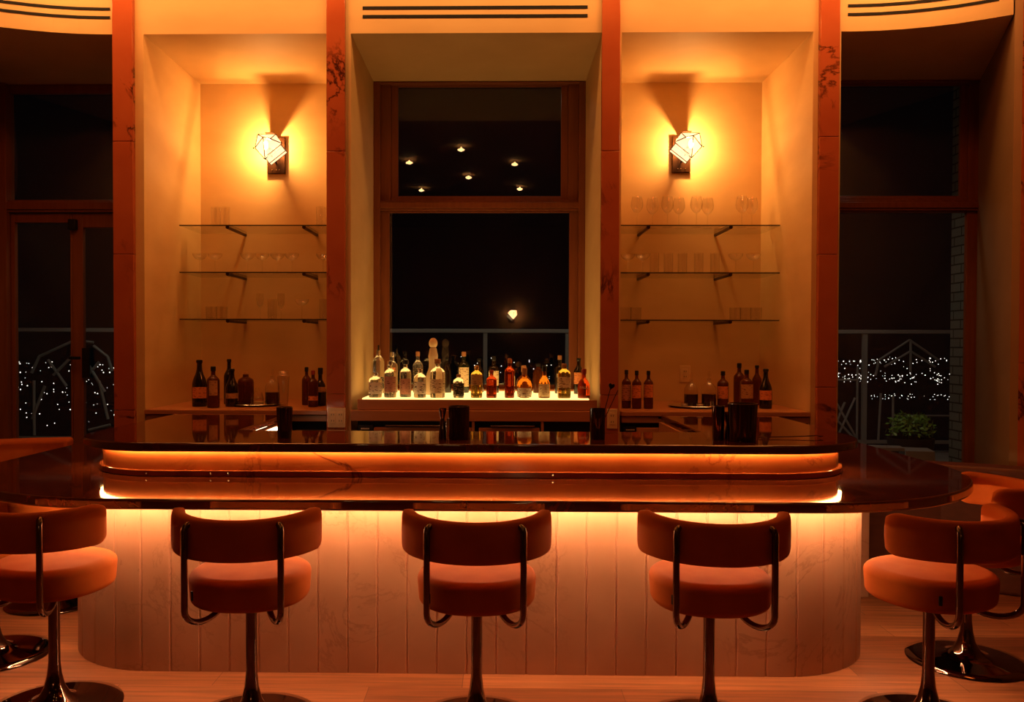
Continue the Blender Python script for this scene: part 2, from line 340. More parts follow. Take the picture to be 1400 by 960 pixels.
# ================================================================== THE BAR
def arc(cx, cy, r, a0, a1, n=14):
    return [(cx + r*math.cos(math.radians(a0 + (a1 - a0)*i/n)), cy + r*math.sin(math.radians(a0 + (a1 - a0)*i/n))) for i in range(n + 1)]
def u_contour(W, Yf, r, Yb, n=14, nf=1):
    """open U from the back left, round the front, to the back right"""
    pts = [(-W, Yb)] + arc(-W + r, Yf + r, r, 180, 270, n)
    x0, x1 = pts[-1][0], W - r
    pts += [(x0 + (x1 - x0)*i/nf, Yf) for i in range(1, nf)]
    pts += arc(W - r, Yf + r, r, 270, 360, n) + [(W, Yb)]
    return pts
def u_slab(outer, inner, z0, z1):
    n = len(outer); V = []
    for (a, b2), (c, d) in zip(outer, inner): V += [(a, b2, z0), (a, b2, z1), (c, d, z0), (c, d, z1)]
    Fc = []
    for i in range(n - 1):
        a, b2 = 4*i, 4*i + 4
        Fc += [(a, b2, b2 + 1, a + 1), (a + 1, b2 + 1, b2 + 3, a + 3), (a + 3, b2 + 3, b2 + 2, a + 2), (a + 2, b2 + 2, b2, a)]
    Fc += [(0, 1, 3, 2), (4*n - 4, 4*n - 2, 4*n - 1, 4*n - 3)]
    return V, Fc
def offset_u(pts, d):
    out = []
    for i, p in enumerate(pts):
        a = Vector(pts[max(i - 1, 0)]); b2 = Vector(pts[min(i + 1, len(pts) - 1)]); t = (b2 - a).normalized()
        out.append((p[0] + t.y*d, p[1] - t.x*d))
    return out
# base of pink marble boards with grooves between them
def resample(pts, step):
    out = [pts[0]]; acc = 0
    for a, b2 in zip(pts[:-1], pts[1:]):
        a, b2 = Vector(a), Vector(b2); L = (b2 - a).length; pos = step - acc
        while pos <= L:
            out.append(tuple(a + (b2 - a)*(pos/L))); pos += step
        acc = L - (pos - step)
    return out
cont = u_contour(1.70, 3.28, .45, 4.92, 30)
fine = resample(cont, .0065); K = 18
grooved = []
off = offset_u(fine, -.004)
for i, p in enumerate(fine): grooved.append(off[i] if i % K == 0 else p)
bar = thing('bar_island', 'u-shaped bar front of pale pink marble boards with vertical grooves and rounded corners', 'bar', (0, 3.28, 0))
base = mesh('marble_front', vf_move(u_slab(grooved, offset_u(fine, -.06), 0, .70), (0, -3.28, 0)), M['base'], bar)
for s, yy in ((1, 4.33), (-1, 4.46)):
    mesh('end_pier', vf_box(min(s*1.72, s*2.04), max(s*1.72, s*2.04), yy - 3.28, 4.9 - 3.28, 0, .70), M['base'], bar, bevel=.004)
# lower counter
lo = u_contour(2.20, 2.98, .95, 4.90, 72); li = u_contour(1.60, 3.56, .36, 4.90, 72)
lc = mesh('lower_countertop', u_slab(lo, li, .70, .74), M['counter'], bevel=.009, seg=3)
tag(lc, 'dark polished lower bar counter with big rounded ends, stools tucked against it', 'counter')
mesh('seam', vf_box(.020, .0225, 2.9788, 2.99, .702, .7395), M['black'], lc)
ls = u_contour(1.785, 3.195, .51, 3.9, 24); mesh('light_strip', u_slab(ls, offset_u(ls, -.015), .690, .699), M['led'], lc)
# riser, ledge and upper counter
ri = u_contour(1.66, 3.50, .36, 4.9, 20)
uo = u_contour(1.73, 3.42, .42, 4.90, 48); ui = u_contour(1.08, 3.93, .03, 4.90, 48)
uc = mesh('upper_countertop', u_slab(uo, ui, .851, .889), M['counter'], bevel=.009, seg=3)
tag(uc, 'dark glossy upper bar counter carrying shakers and mixing tools', 'counter')
rs = mesh('riser', u_slab(ri, offset_u(ri, -.05), .741, .850), M['marble2'], uc, smooth=True)
rl = u_contour(1.675, 3.482, .375, 4.4, 20); mesh('ledge', u_slab(rl, offset_u(rl, -.03), .741, .766), M['marble2'], uc, bevel=.003)
lst = u_contour(1.672, 3.486, .375, 3.80, 32); mesh('light_strip', u_slab(lst, offset_u(lst, -.007), .8440, .8508), M['led2'], uc)
for x in (-1.335, -1.065, -.99, .36): mesh('screw', vf_move(vf_lathe([(.004, 0), (.004, .003), (.002, .005)], 10), (x, 3.482, .754), Matrix.Rotation(PI/2, 3, 'X')), M['steel'], uc, smooth=True)
# inner side of the bar and sink station
iw = mesh('inner_panel', vf_move(u_slab(u_contour(1.06, 3.96, .03, 4.85, 4), offset_u(u_contour(1.06, 3.96, .03, 4.85, 4), .03), .05, .85), (0, -3.28, 0)), M['cabinet'], bar)
st = thing('prep_station', 'lit stainless steel prep surface inside the bar left of the shaker tin', 'prep station', (-.83, 4.42, 0))
mesh('steel_top', vf_box(-.20, .18, -.44, .40, .78, .80), M['steel'], st, bevel=.003)
mesh('cabinet_body', vf_box(-.19, .17, -.42, .40, .0, .78), M['steel'], st, bevel=.002)
mesh('prep_lamp', vf_box(-.225, -.212, -.44, .1, .835, .848), M['led_white'], st)
for k in range(5): mesh('lime', vf_move(vf_lathe([(.001, -.02), (.014, -.014), (.02, 0), (.014, .014), (.001, .02)], 12), (-.01 + .035*k, -.37 + .02*(k % 2), .822)), M['leaf'], st, smooth=True)

# ================================================================== BACK COUNTER
def back_cabinet(x0, x1, label, slotx, panel_x):
    c = thing('back_cabinet', label, 'cabinet', ((x0 + x1)/2, YW - .02, 0)); ox = (x0 + x1)/2
    mesh('countertop', vf_box(x0 - ox, x1 - ox, .0, .965, .875, .903), M['cabinet'], c, bevel=.004)
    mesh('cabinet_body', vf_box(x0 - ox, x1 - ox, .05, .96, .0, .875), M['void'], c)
    d = mesh('drawer', vf_box(x0 - ox + .004, x1 - ox - .004, .015, .05, .836, .871), M['drawer'], c, bevel=.002)
    for s_ in slotx: mesh('finger_slot', vf_box(s_ - ox - .045, s_ - ox + .045, .012, .03, .860, .8715), M['black'], d, bevel=.003)
    for s_ in panel_x:
        p_ = mesh('fridge_front', vf_box(s_[0] - ox, s_[1] - ox, .02, .05, .1, .806), M['drawer'], c, bevel=.004)
        mesh('control_panel', vf_box(s_[0] - ox - .075, s_[0] - ox - .005, .03, .05, .77, .812), M['black'], c, bevel=.002)
        for q in range(7): mesh('marking', vf_box(s_[0] - ox - .062 + q*.0075, s_[0] - ox - .057 + q*.0075, .028, .031, .789, .7965), M['white'], c)
    return c
back_cabinet(-1.958, -.875, 'wooden back counter in the left niche holding wine bottles and a decanter tray', [-1.18, -1.55], [])
back_cabinet(.856, 1.958, 'wooden back counter in the right niche holding decanters and bottles', [1.12, 1.64], [(.95, 1.25)])
cc = thing('back_cabinet', 'wooden back counter with black fridge fronts under the central bottle display', 'cabinet', (0, YW, 0))
mesh('upper_rail', vf_box(-.70, .72, .02, .06, .905, .966), M['cabinet'], cc, bevel=.003)
mesh('worktop', vf_box(-.735, .735, -.01, .07, .84, .903), M['cabinet'], cc, bevel=.004)
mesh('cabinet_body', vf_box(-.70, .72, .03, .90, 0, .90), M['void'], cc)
for (a, b2) in ((-.60, -.02), (.02, .38)):
    mesh('fridge_front', vf_box(a, b2, -.0, .03, .1, .802), M['cabinet'], cc, bevel=.006)
    mesh('fridge_handle', vf_box(a + .07, b2 - .03, -.02, .0, .812, .818), M['steel'], cc, bevel=.002)
mesh('control_panel', vf_box(-.692, -.605, .0, .03, .77, .815), M['black'], cc, bevel=.002)
for q in range(6): mesh('marking', vf_box(-.675 + q*.0085, -.6695 + q*.0085, -.003, .0, .79, .7985), M['white'], cc)
for s_ in (-.012, .395): mesh('stile', vf_box(s_ - .008, s_ + .008, -.004, .03, 0, .84), M['cabinet'], cc, bevel=.002)
# lit display for the bottles
ds = thing('bottle_display', 'glowing illuminated shelf under the bottles in front of the central window', 'display shelf', (0, YW, 0))
mesh('lit_panel', vf_box(-.672, .672, .022, .80, .966, .974), M['lightbox'], ds, bevel=.002)
mesh('rear_ledge', vf_box(-.672, .672, .80, .90, .966, .985), M['cabinet'], ds, bevel=.002)
mesh('support', vf_box(-.672, .672, .03, .90, .903, .966), M['cabinet'], ds)

# outlets
def outlet(x, y, z, wd, label, big=False):
    o = thing('wall_outlet', label, 'outlet', (x, y, z))
    mesh('cover_plate', vf_box(-wd/2, wd/2, -.006, 0, -.058, .058), M['plate'], o, bevel=.002)
    n = 2 if big else 1
    for k in range(n):
        cx = (k - (n - 1)/2)*.046
        mesh('socket', vf_box(cx - .017, cx + .017, -.009, -.005, -.034, .034), M['plate'], o, bevel=.002)
        for zz in (-.018, .018):
            mesh('pin_slot', join(vf_box(cx - .008, cx - .005, -.0095, -.0088, zz - .005, zz + .005), vf_box(cx + .005, cx + .008, -.0095, -.0088, zz - .005, zz + .005)), M['black'], o)
    return o
outlet(-.812, YW - .0352, .862, .105, 'cream double socket plate at the foot of the pilaster left of the window', True)
outlet(.80, YW - .0352, .862, .06, 'cream socket plate low on the pilaster right of the window, behind the straw cup')
outlet(1.44, YB - .0005, 1.09, .075, 'faint socket plate on the back wall of the right niche above the decanters')

# ================================================================== SCONCES
def hull(pts):
    bm = bmesh.new()
    for p in pts: bm.verts.new(p)
    bmesh.ops.convex_hull(bm, input=bm.verts)
    bm.verts.index_update()
    return bm
def hull_vf(pts):
    bm = hull(pts); bm.verts.ensure_lookup_table(); used = [v_ for v_ in bm.verts if v_.link_faces]
    idx = {v_: i for i, v_ in enumerate(used)}
    r_ = [tuple(v_.co) for v_ in used], [tuple(idx[v_] for v_ in f.verts) for f in bm.faces]; bm.free(); return r_
SCONCE_W = 34
def sconce(loc, s, rz, label, glow=None):
    t_ = thing('wall_sconce', label, 'sconce', loc, rz)
    T1, T2, Fp, R1, L1, B1, R2 = (-.068*s, -.05, .095), (.055*s, -.045, .098), (-.004*s, -.145, .055), (.105*s, -.07, .03), (-.075*s, -.09, -.005), (0, -.115, -.088), (.085*s, -.045, .015)
    F2 = (.045*s, -.14, .045)
    pts = [T1, T2, Fp, F2, R1, L1, B1, (0, -.045, -.06), (-.05*s, -.04, .0), (.08*s, -.04, .03)]
    D_ = -.075
    mv = lambda p: (p[0] + .022*s, p[1] + D_, p[2])
    pts = [mv(p) for p in pts]; T1, T2, Fp, R1, L1, B1, F2 = map(mv, (T1, T2, Fp, R1, L1, B1, F2))
    mesh('stand_off', join(vf_tube([(.05*s, -.02, .0), (.03*s, -.14, .0)], .008, 8), vf_tube([(.055*s, -.02, -.08), (.055*s, -.15, -.055)], .006, 8)), M['bronze'], t_, smooth=True)
    sh = mesh('glass_shade', hull_vf(pts), glow or M['sconce'], t_)
    wires = [(T1, T2), (T1, Fp), (T2, F2), (Fp, F2), (Fp, B1), (F2, R1), (T2, R1), (L1, B1), (T1, L1), (R1, B1), (Fp, L1), (Fp, R1)]
    mesh('wire_frame', join(*[vf_tube([a, b2], .0032, 6) for a, b2 in wires]), M['bronze'], t_)
    mesh('bulb', vf_lathe([(.001, -.03), (.012, -.022), (.016, 0), (.012, .022), (.001, .03)], 14), M['bulb'], t_, smooth=True, loc=(.02*s, -.165, .012))
    ld = bpy.data.lights.new('sconce_light', 'POINT'); ld.energy = SCONCE_W; ld.color = SCN; ld.shadow_soft_size = .012
    lo_ = bpy.data.objects.new('sconce_light', ld); COL.objects.link(lo_); lo_.parent = t_; lo_.location = (.02*s, -.135, .03)
    # tilted box crystal beneath
    R_ = Matrix.Rotation(-s*math.radians(52), 3, 'Y')
    bx = vf_move(vf_box(-.026, .026, -.026, .026, -.070, .070), (.090*s, -.085 + D_, -.052), Matrix.Rotation(s*math.radians(52), 3, 'Y'))
    sh2 = mesh('glass_block', bx, M['sconce'], t_, bevel=.002)
    v8 = bx[0]; ed = [(0, 1), (2, 3), (4, 5), (6, 7), (0, 2), (1, 3), (4, 6), (5, 7), (0, 4), (1, 5), (2, 6), (3, 7)]
    mesh('block_wire', join(*[vf_tube([v8[a], v8[b2]], .0026, 6) for a, b2 in ed]), M['bronze'], t_)
    mesh('back_plate', vf_box(min(-.008*s, .116*s), max(-.008*s, .116*s), -.028, 0, -.150, .100), M['bronze'], t_, bevel=.002)
    mesh('shadow_cap', vf_move(vf_box(-.030, .030, -.13, .02, 0, .004), (.04*s, -.02, .101)), M['bronze'], t_)  # opaque cap added and sized to throw the dark wedge above
    mesh('finial', vf_lathe([(.001, 0), (.005, .003), (.006, .008), (.001, .012)], 8), M['bronze'], t_, loc=(-.063*s, -.09 + D_, -.012), smooth=True)
    for q in (-.02, .01, .03): mesh('set_screw', vf_move(vf_lathe([(.004, 0), (.004, .01), (.001, .013)], 8), ((.05 + q)*s, -.028, -.128), Matrix.Rotation(PI/2, 3, 'X')), M['steel'], t_, smooth=True)
    return t_
sconce((-1.475, YB, 2.635), 1, 0, 'glowing faceted crystal sconce on the back wall of the left niche')
sconce((1.455, YB, 2.640), -1, 0, 'glowing faceted crystal sconce on the back wall of the right niche')
sconce((.46, -4.9, 1.86), 1, PI, 'small sconce on the rear wall, seen only as a reflection in the central window', emit('warm_lit_glass', (1, .5, .2), 28))

# hanging bulbs of the dining room, mirrored in the window
for k, (x, y, z) in enumerate([(-.30, 2.0, 3.45), (.34, 1.2, 3.45), (-.98, 1.3, 3.45), (-.27, .35, 3.45), (.45, -.5, 3.45), (-1.0, -.6, 3.45)]):
    pos = ['front middle', 'front right', 'front left', 'middle', 'rear right', 'rear left'][k]
    p_ = thing('ceiling_bulb', f'small glowing ceiling bulb, {pos} of the six mirrored in the upper window pane', 'lamp', (x, y, z + .115), 0, 'ceiling bulbs')
    mesh('bulb', vf_lathe([(.004, -.03), (.028, -.022), (.045, -.008), (.03, .002), (.012, .006), (.01, .02), (.004, .025)], 16), emit('bulb_glow', (1, .55, .2), 22), p_, smooth=True)
    mesh('canopy', vf_lathe([(.02, .022), (.02, .035)], 16), M['bronze'], p_)

# ================================================================== GLASS SHELVES
YS = 5.49
def shelf(x0, x1, z, brx, label):
    s_ = thing('glass_shelf', label, 'shelf', ((x0 + x1)/2, YS, z), 0, 'glass shelves'); ox = (x0 + x1)/2
    mesh('glass_plate', vf_box(x0 - ox, x1 - ox, .002, YB - YS - .002, -.008, 0), M['shelf_glass'], s_)
    mesh('front_edge', vf_box(x0 - ox, x1 - ox, -.0005, .002, -.008, 0), M['shelf_edge'], s_)
    for x in brx:
        b_ = mesh('bracket', join(vf_box(x - ox - .009, x - ox + .009, .03, YB - YS - .001, -.024, -.008)), M['bronze'], s_, bevel=.002)
        mesh('bracket_tip', vf_move(vf_lathe([(.012, 0), (.012, .02)], 14), (x - ox, .03, -.014), Matrix.Rotation(PI/2, 3, 'X')), M['bronze'], b_, smooth=True)
    return s_
ZS = (2.072, 1.765, 1.457)
for k, z in enumerate(ZS):
    w_ = ('top', 'middle', 'bottom')[k]
    shelf(-1.957, -.852, z, (-1.644, -1.14), f'{w_} glass shelf in the left niche on dark brackets')
    shelf(.852, 1.957, z, (1.109, 1.643), f'{w_} glass shelf in the right niche on dark brackets')

# ---- glassware
def wall_profile(outer, t=.0015):
    """closed thin walled vessel: outer profile then the same inside, downward"""
    return outer + [(max(r - t, .0005), z) for r, z in reversed(outer) if z > outer[0][1] + .003 or r < .002]
ORD = ['leftmost', 'second from the left', 'third from the left', 'fourth from the left', 'fifth from the left', 'sixth from the left', 'seventh from the left', 'eighth from the left', 'ninth from the left', 'tenth from the left']
wine_prof = [(.032, 0), (.032, .002), (.006, .006), (.003, .012), (.003, .085), (.006, .092), (.022, .105), (.036, .125), (.041, .145), (.038, .175), (.031, .205), (.030, .206), (.037, .175), (.0395, .145), (.0345, .126), (.02, .107), (.002, .098)]
coupe_prof = [(.030, 0), (.030, .002), (.005, .006), (.003, .012), (.003, .085), (.008, .09), (.030, .100), (.045, .118), (.048, .135), (.047, .1355), (.0435, .119), (.029, .102), (.002, .094)]
tumb_prof = [(.034, 0), (.036, .004), (.038, .085), (.0365, .0855), (.0345, .01), (.001, .008)]
tall_prof = [(.028, 0), (.030, .003), (.031, .140), (.0297, .1405), (.0285, .01), (.001, .008)]
flute_prof = [(.030, 0), (.030, .002), (.005, .006), (.003, .012), (.003, .07), (.012, .08), (.021, .10), (.024, .14), (.022, .175), (.021, .1755), (.0228, .14), (.0195, .10), (.001, .084)]
GP = dict(wine=(wine_prof, 'stemmed balloon wine glass', 'wine glass', 'wine_glass'), coupe=(coupe_prof, 'shallow stemmed coupe glass', 'coupe glass', 'coupe_glass'), tumb=(tumb_prof, 'short clear tumbler', 'tumbler', 'tumbler'),
          tall=(tall_prof, 'tall straight highball glass', 'highball glass', 'highball_glass'), flute=(flute_prof, 'small stemmed tasting glass', 'glass', 'tasting_glass'))
gmesh = {}
def glass(kind, x, y, z, label, group):
    prof, _, cat, nm = GP[kind]
    if kind not in gmesh:
        o = mesh(nm, vf_lathe(prof, 28, capt=True), M['glass'], smooth=True, flat_angle=60); gmesh[kind] = o; used = False
    else:
        o = gmesh[kind].copy(); COL.objects.link(o)
    o.location = (x, y, z); tag(o, label, cat, group); return o
def shelf_row(kind, xs, zi, side, ys=None):
    z = ZS[zi]; w_ = ('top', 'middle', 'bottom')[zi]; d_ = GP[kind][1]; c_ = len(xs)
    for i, x in enumerate(xs):
        pos = 'the only one' if c_ == 1 else (ORD[i] if i < c_ - 1 else 'rightmost')
        glass(kind, x, (ys[i] if ys else YS + .16), z + .0005, f'{d_}, {w_} shelf, {side} niche, {pos}', f'{GP[kind][2]}s on the {w_} {side} shelf')
PXY = lambda px: .13 + (px - 680)/1150*(YS + .16)      # spacing along a shelf row
shelf_row('wine', [PXY(p) for p in (868, 891, 909, 927, 948, 966, 1009, 1026)], 0, 'right', [5.62, 5.68, 5.62, 5.68, 5.62, 5.68, 5.62, 5.68])
shelf_row('coupe', [PXY(p) for p in (857, 877, 1003, 1027)], 1, 'right')
shelf_row('tall', [PXY(p) for p in (893, 912, 931, 953, 975)], 1, 'right')
shelf_row('tumb', [PXY(p) for p in (855, 868, 1003, 1017, 1031)], 2, 'right')
shelf_row('tall', [PXY(p) for p in (293, 306, 438)], 0, 'left')
shelf_row('coupe', [PXY(p) for p in (271, 292, 337, 357, 378, 398, 441)], 1, 'left')
shelf_row('tumb', [PXY(p) for p in (287, 301)], 2, 'left')
shelf_row('flute', [PXY(p) for p in (354, 383)], 2, 'left')
shelf_row('tall', [PXY(p) for p in (368, 440)], 2, 'left', [5.70, 5.70])
shelf_row('coupe', [PXY(414)], 2, 'left', [5.6])

# ================================================================== BOTTLES
def body_mat(name, c, trans=.85, rough=.06):
    return mat(name, c, rough, trans=trans, spec=.6, ior=1.3)
B = dict(clear=body_mat('bottle_clear', (.98, .92, .80), .92), frost=mat('painted_ceramic', (.80, .58, .38), .25, trans=.25), amber=body_mat('bottle_amber', (.75, .22, .02), .85), red=body_mat('bottle_red', (.55, .06, .01), .8), dark=mat('bottle_black_glass', (.012, .006, .004), .08, spec=.7),
         brown=body_mat('bottle_brown', (.16, .035, .008), .5), gold=body_mat('bottle_gold', (.95, .6, .12), .85), green=mat('bottle_green_glass', (.012, .018, .008), .08, spec=.7))
def label_mat(name, c, ink, scale=60):
    m_ = mat(name, c, .55); n_, l_, b_ = nodes(m_); v_ = coords(n_, l_, (1, 1, 1))
    w_ = n_.new('ShaderNodeTexNoise'); w_.inputs['Scale'].default_value = scale; w_.inputs['Detail'].default_value = 2
    mp = n_.new('ShaderNodeMapping'); mp.inputs['Scale'].default_value = (1, 1, 3.0); l_.new(v_, mp.inputs[0]); l_.new(mp.outputs[0], w_.inputs['Vector'])
    r_ = ramp(n_, [(.57, c), (.63, ink)]); l_.new(w_.outputs['Fac'], r_.inputs[0]); l_.new(r_.outputs[0], b_.inputs['Base Color']); return m_
LB = dict(cream=label_mat('label_cream', (.85, .68, .42), (.25, .1, .04)), orange=label_mat('label_orange', (.75, .26, .08), (.35, .08, .03)), white=label_mat('label_white', (.9, .82, .68), (.15, .08, .05), 50), pink=label_mat('label_rose', (.55, .25, .18), (.2, .06, .04)), black=label_mat('label_black', (.01, .01, .01), (.5, .35, .2), 70), tan=label_mat('label_tan', (.5, .28, .12), (.2, .08, .04)))
SHAPES = {  # (radius fraction, height fraction) of body, shoulder, neck
    'bordeaux': [(.92, 0), (1, .02), (1, .60), (.93, .66), (.55, .74), (.37, .79), (.35, .93), (.38, .935), (.38, .95)],
    'burgundy': [(.92, 0), (1, .02), (1, .48), (.85, .58), (.52, .70), (.36, .80), (.34, .93), (.38, .935), (.38, .95)],
    'spirit': [(.9, 0), (1, .02), (1, .64), (.95, .69), (.6, .75), (.36, .78), (.33, .88), (.36, .885), (.36, .90)],
    'squat': [(.9, 0), (1, .03), (1, .66), (.9, .76), (.5, .82), (.36, .84), (.36, .92)],
    'bell': [(.9, 0), (1, .02), (1, .42), (.8, .56), (.5, .64), (.34, .68), (.34, .84), (.38, .85)],
    'tequila': [(.85, 0), (1, .02), (1.0, .22), (.85, .36), (.55, .46), (.52, .58), (.62, .68), (.50, .76), (.42, .82)],
    'globe': [(.6, 0), (.9, .06), (1, .2), (1, .42), (.85, .56), (.5, .64), (.32, .67), (.30, .80)],
}
def smooth_prof(pr):
    # Chaikin corner rounding keeps ends
    for _ in range(1):
        q = [pr[0]]
        for a, b2 in zip(pr[:-1], pr[1:]):
            q += [(a[0]*.8 + b2[0]*.2, a[1]*.8 + b2[1]*.2), (a[0]*.2 + b2[0]*.8, a[1]*.2 + b2[1]*.8)]
        q.append(pr[-1]); pr = q
    return pr
def bottle(x, y, z, h, r, shape, body, label, lab=None, lz=(.15, .5), cap='black', sq=None, group=None, capr=None, level=None, text=None, span=62, cat='bottle', nm='bottle', caph=None):
    t_ = thing(nm, label, cat, (x, y, z), 0, group)
    pr = SHAPES[shape]; top = pr[-1][1]
    p2 = smooth_prof([(a*r, b2*h) for a, b2 in pr])
    mesh('glass_body', vf_lathe(p2, 24, sq), B[body], t_, smooth=True, flat_angle=50)
    nr = pr[-1][0]*r
    if cap:
        cm = dict(black=M['black'], cork=mat('cork', (.45, .2, .08), .8), gold=mat('gold_foil', (.8, .45, .12), .3, .8), silver=M['steel'], clear=B['clear'], red=mat('red_wax', (.35, .04, .02), .4), cream=M['plate'])[cap]
        cr = capr or nr*1.12; c0 = top*h - .004; c1 = caph*h if caph else h
        if shape == 'tequila' or cap == 'clear':
            R_ = (c1 - c0)/2
            prc = [(max(.001, (capr or R_*.8)*math.sin(PI*i/10)), c0 + R_ - R_*math.cos(PI*i/10)) for i in range(11)]
        else:
            prc = [(cr*.96, c0), (cr, c0 + .002), (cr, c1 - .003), (cr*.8, c1)]
        mesh('cap', vf_lathe(prc, 20), cm, t_, smooth=True)
    if lab:
        z0, z1 = lz[0]*h, lz[1]*h; V, Fc = [], []; n_ = 14; vw = math.atan2(x - .13, y)
        for i in range(n_ + 1):
            a = -PI/2 + vw*-1*0 + math.radians(-span + 2*span*i/n_) - vw
            c, s = math.cos(a), math.sin(a); k = (abs(c)**sq + abs(s)**sq)**(-1/sq) if sq else 1
            rr = (r + .0012)*k
            V += [(rr*c, rr*s, z0), (rr*c, rr*s, z1)]
        for i in range(n_): Fc.append((2*i, 2*i + 2, 2*i + 3, 2*i + 1))
        mesh('paper_label', (V, Fc), LB[lab], t_, smooth=True)
    if text:
        cu = bpy.data.curves.new('lettering', 'FONT'); cu.body = text[0]; cu.size = text[1]; cu.align_x = 'CENTER'; cu.extrude = .0004
        ob = bpy.data.objects.new('lettering_tmp', cu); COL.objects.link(ob); bpy.context.view_layer.update()
        me = bpy.data.meshes.new_from_object(ob.evaluated_get(bpy.context.evaluated_depsgraph_get())); bpy.data.objects.remove(ob)
        o = bpy.data.objects.new('lettering', me); COL.objects.link(o); me.materials.clear(); me.materials.append(M['white']); o.parent = t_
        vw = math.atan2(x - .13, y); o.rotation_euler = (PI/2, 0, -vw); o.location = (-(r + .003)*math.sin(vw), -(r + .003)*math.cos(vw), text[2]*h)
    return t_
def bx_(px, y): return .13 + (px - 680)/1150*y          # metric position of a row stop
YF, YM, YR = 5.03, 5.20, 5.55
ZF, ZR = .9745, .9745
G1 = 'spirit bottles on the lit display'
W_ = lambda px, y: px*y/1150
rows = [
 # px, y, z, height px, width px, shape, body, label text, kwargs
 (513, YF, ZF, 34, 20, 'squat', 'clear', 'squat clear bottle with white label, frontmost at the left end of the lit shelf', dict(lab='white', lz=(.15, .62), cap='silver', sq=4)),
 (533, YF, ZF, 50, 17, 'spirit', 'clear', 'tall clear bottle with dark diagonal label, second from the left in the front row', dict(lab='pink', lz=(.15, .58), cap='silver')),
 (554, YF+.04, ZF, 51, 16, 'spirit', 'clear', 'clear bottle with rose label and round black stopper in the front row', dict(lab='pink', lz=(.08, .50), cap='black', capr=.019, caph=1.0)),
 (574, YF, ZF, 42, 17, 'spirit', 'clear', 'small clear bottle with pale label and black bird mark in the front row', dict(lab='white', lz=(.12, .52), cap='silver', caph=.95)),
 (598, YF, ZF, 53, 21, 'spirit', 'clear', 'wide clear bottle with round emblem, in front of the ball-topped decanter', dict(lab='cream', lz=(.12, .48), cap='cork')),
 (627, YF, ZF, 32, 17, 'squat', 'clear', 'squat clear jar bottle with black and orange label left of centre', dict(lab='black', lz=(.1, .62), cap='cork', sq=3)),
 (651.5, YF, ZF, 44, 18, 'squat', 'gold', 'round shouldered whiskey bottle with grey label and gold foot at the centre', dict(lab='tan', lz=(.40, .72), cap='gold', sq=3)),
 (672, YF, ZF, 38, 16, 'spirit', 'red', 'dark red square bottle right of the gold footed whiskey bottle', dict(lab=None, cap='red', sq=5)),
 (696.5, YF, ZF, 54, 15, 'spirit', 'red', 'slim ruby bottle with ornate relief and tall stopper', dict(lab=None, cap='cork', sq=3)),
 (717, YF, ZF, 41, 21, 'globe', 'amber', 'round amber decanter bottle with pale banded label at its foot', dict(lab='white', lz=(.04, .34), cap='cork')),
 (744, YF, ZF, 44, 16, 'bell', 'amber', 'amber bottle with large cream label and long black stopper', dict(lab='cream', lz=(.05, .44), cap='black', capr=.014)),
 (771, YF, ZF, 47, 20, 'squat', 'gold', 'square shouldered bottle with cream label and amber liquid near the right end', dict(lab='cream', lz=(.30, .62), cap='cork', sq=6)),
 (798, YF, ZF, 40, 17, 'bell', 'red', 'red bottle with white lettering at the right end of the lit shelf', dict(lab=None, cap='red', text=('PAUL', .021, .33))),
 (517, YR-.1, ZR, 66, 16, 'spirit', 'clear', 'tall clear bottle with long black stopper at the left end of the back row', dict(lab='black', lz=(.1, .34), cap='black', capr=.006)),
 (536, YR, ZR, 55, 15, 'spirit', 'clear', 'clear bottle with small orange crest behind the left front bottles', dict(lab='orange', lz=(.5, .62), cap='silver', span=35)),
 (571, YR, ZR, 56, 14, 'spirit', 'clear', 'clear bottle with black shoulder label, right behind the bird marked bottle', dict(lab='black', lz=(.32, .6), cap='cork')),
 (592, 5.30, ZF, 78, 22, 'tequila', 'frost', 'tall slender ceramic decanter with big ball stopper, tallest on the lit shelf', dict(lab=None, cap='cream', caph=1.0)),
 (611, YR, ZR, 48, 13, 'bordeaux', 'dark', 'dark bottle against the window, right of the ball-topped decanter', dict(lab=None, cap='black')),
 (634, YR, ZR, 56, 15, 'spirit', 'green', 'dark green bottle with tall cream label in the back row', dict(lab='cream', lz=(.15, .62), cap='cork')),
 (655, YR+.05, ZR, 46, 13, 'bordeaux', 'dark', 'dark bottle hidden behind the gold footed whiskey bottle', dict(lab=None, cap='black')),
 (675, YR, ZR, 50, 15, 'spirit', 'dark', 'dark bottle with cream label behind the dark red square bottle', dict(lab='cream', lz=(.2, .6), cap='black')),
 (697, YR, ZR, 46, 15, 'spirit', 'brown', 'brown bottle with cream label behind the ruby bottle', dict(lab='cream', lz=(.2, .5), cap='red')),
 (716, 5.35, ZF, 40, 20, 'globe', 'brown', 'round dark decanter behind the amber decanter bottle', dict(lab=None, cap='cork')),
 (736, YR, ZR, 40, 15, 'squat', 'brown', 'low brown bottle behind the cream labelled amber bottle', dict(lab=None, cap='black')),
 (765, YR-.05, ZR, 52, 14, 'spirit', 'dark', 'tall black bottle with cork and small white tag, behind the square shouldered bottle', dict(lab='white', lz=(.42, .52), cap='cork', span=30)),
 (791, YR-.1, ZR, 49, 14, 'bordeaux', 'dark', 'black bottle with orange label at the right end of the back row', dict(lab='orange', lz=(.28, .6), cap='black')),
]
for px, y, z, hp, wp, shp, bd, lb, kw in rows:
    bottle(bx_(px, y), y, z, W_(hp, y), W_(wp, y)/2/(1.12 if kw.get('sq') else 1), shp, bd, lb, group=G1, **kw)
G2, G3 = 'bottles on the left back counter', 'bottles on the right back counter'
ZB = .9035
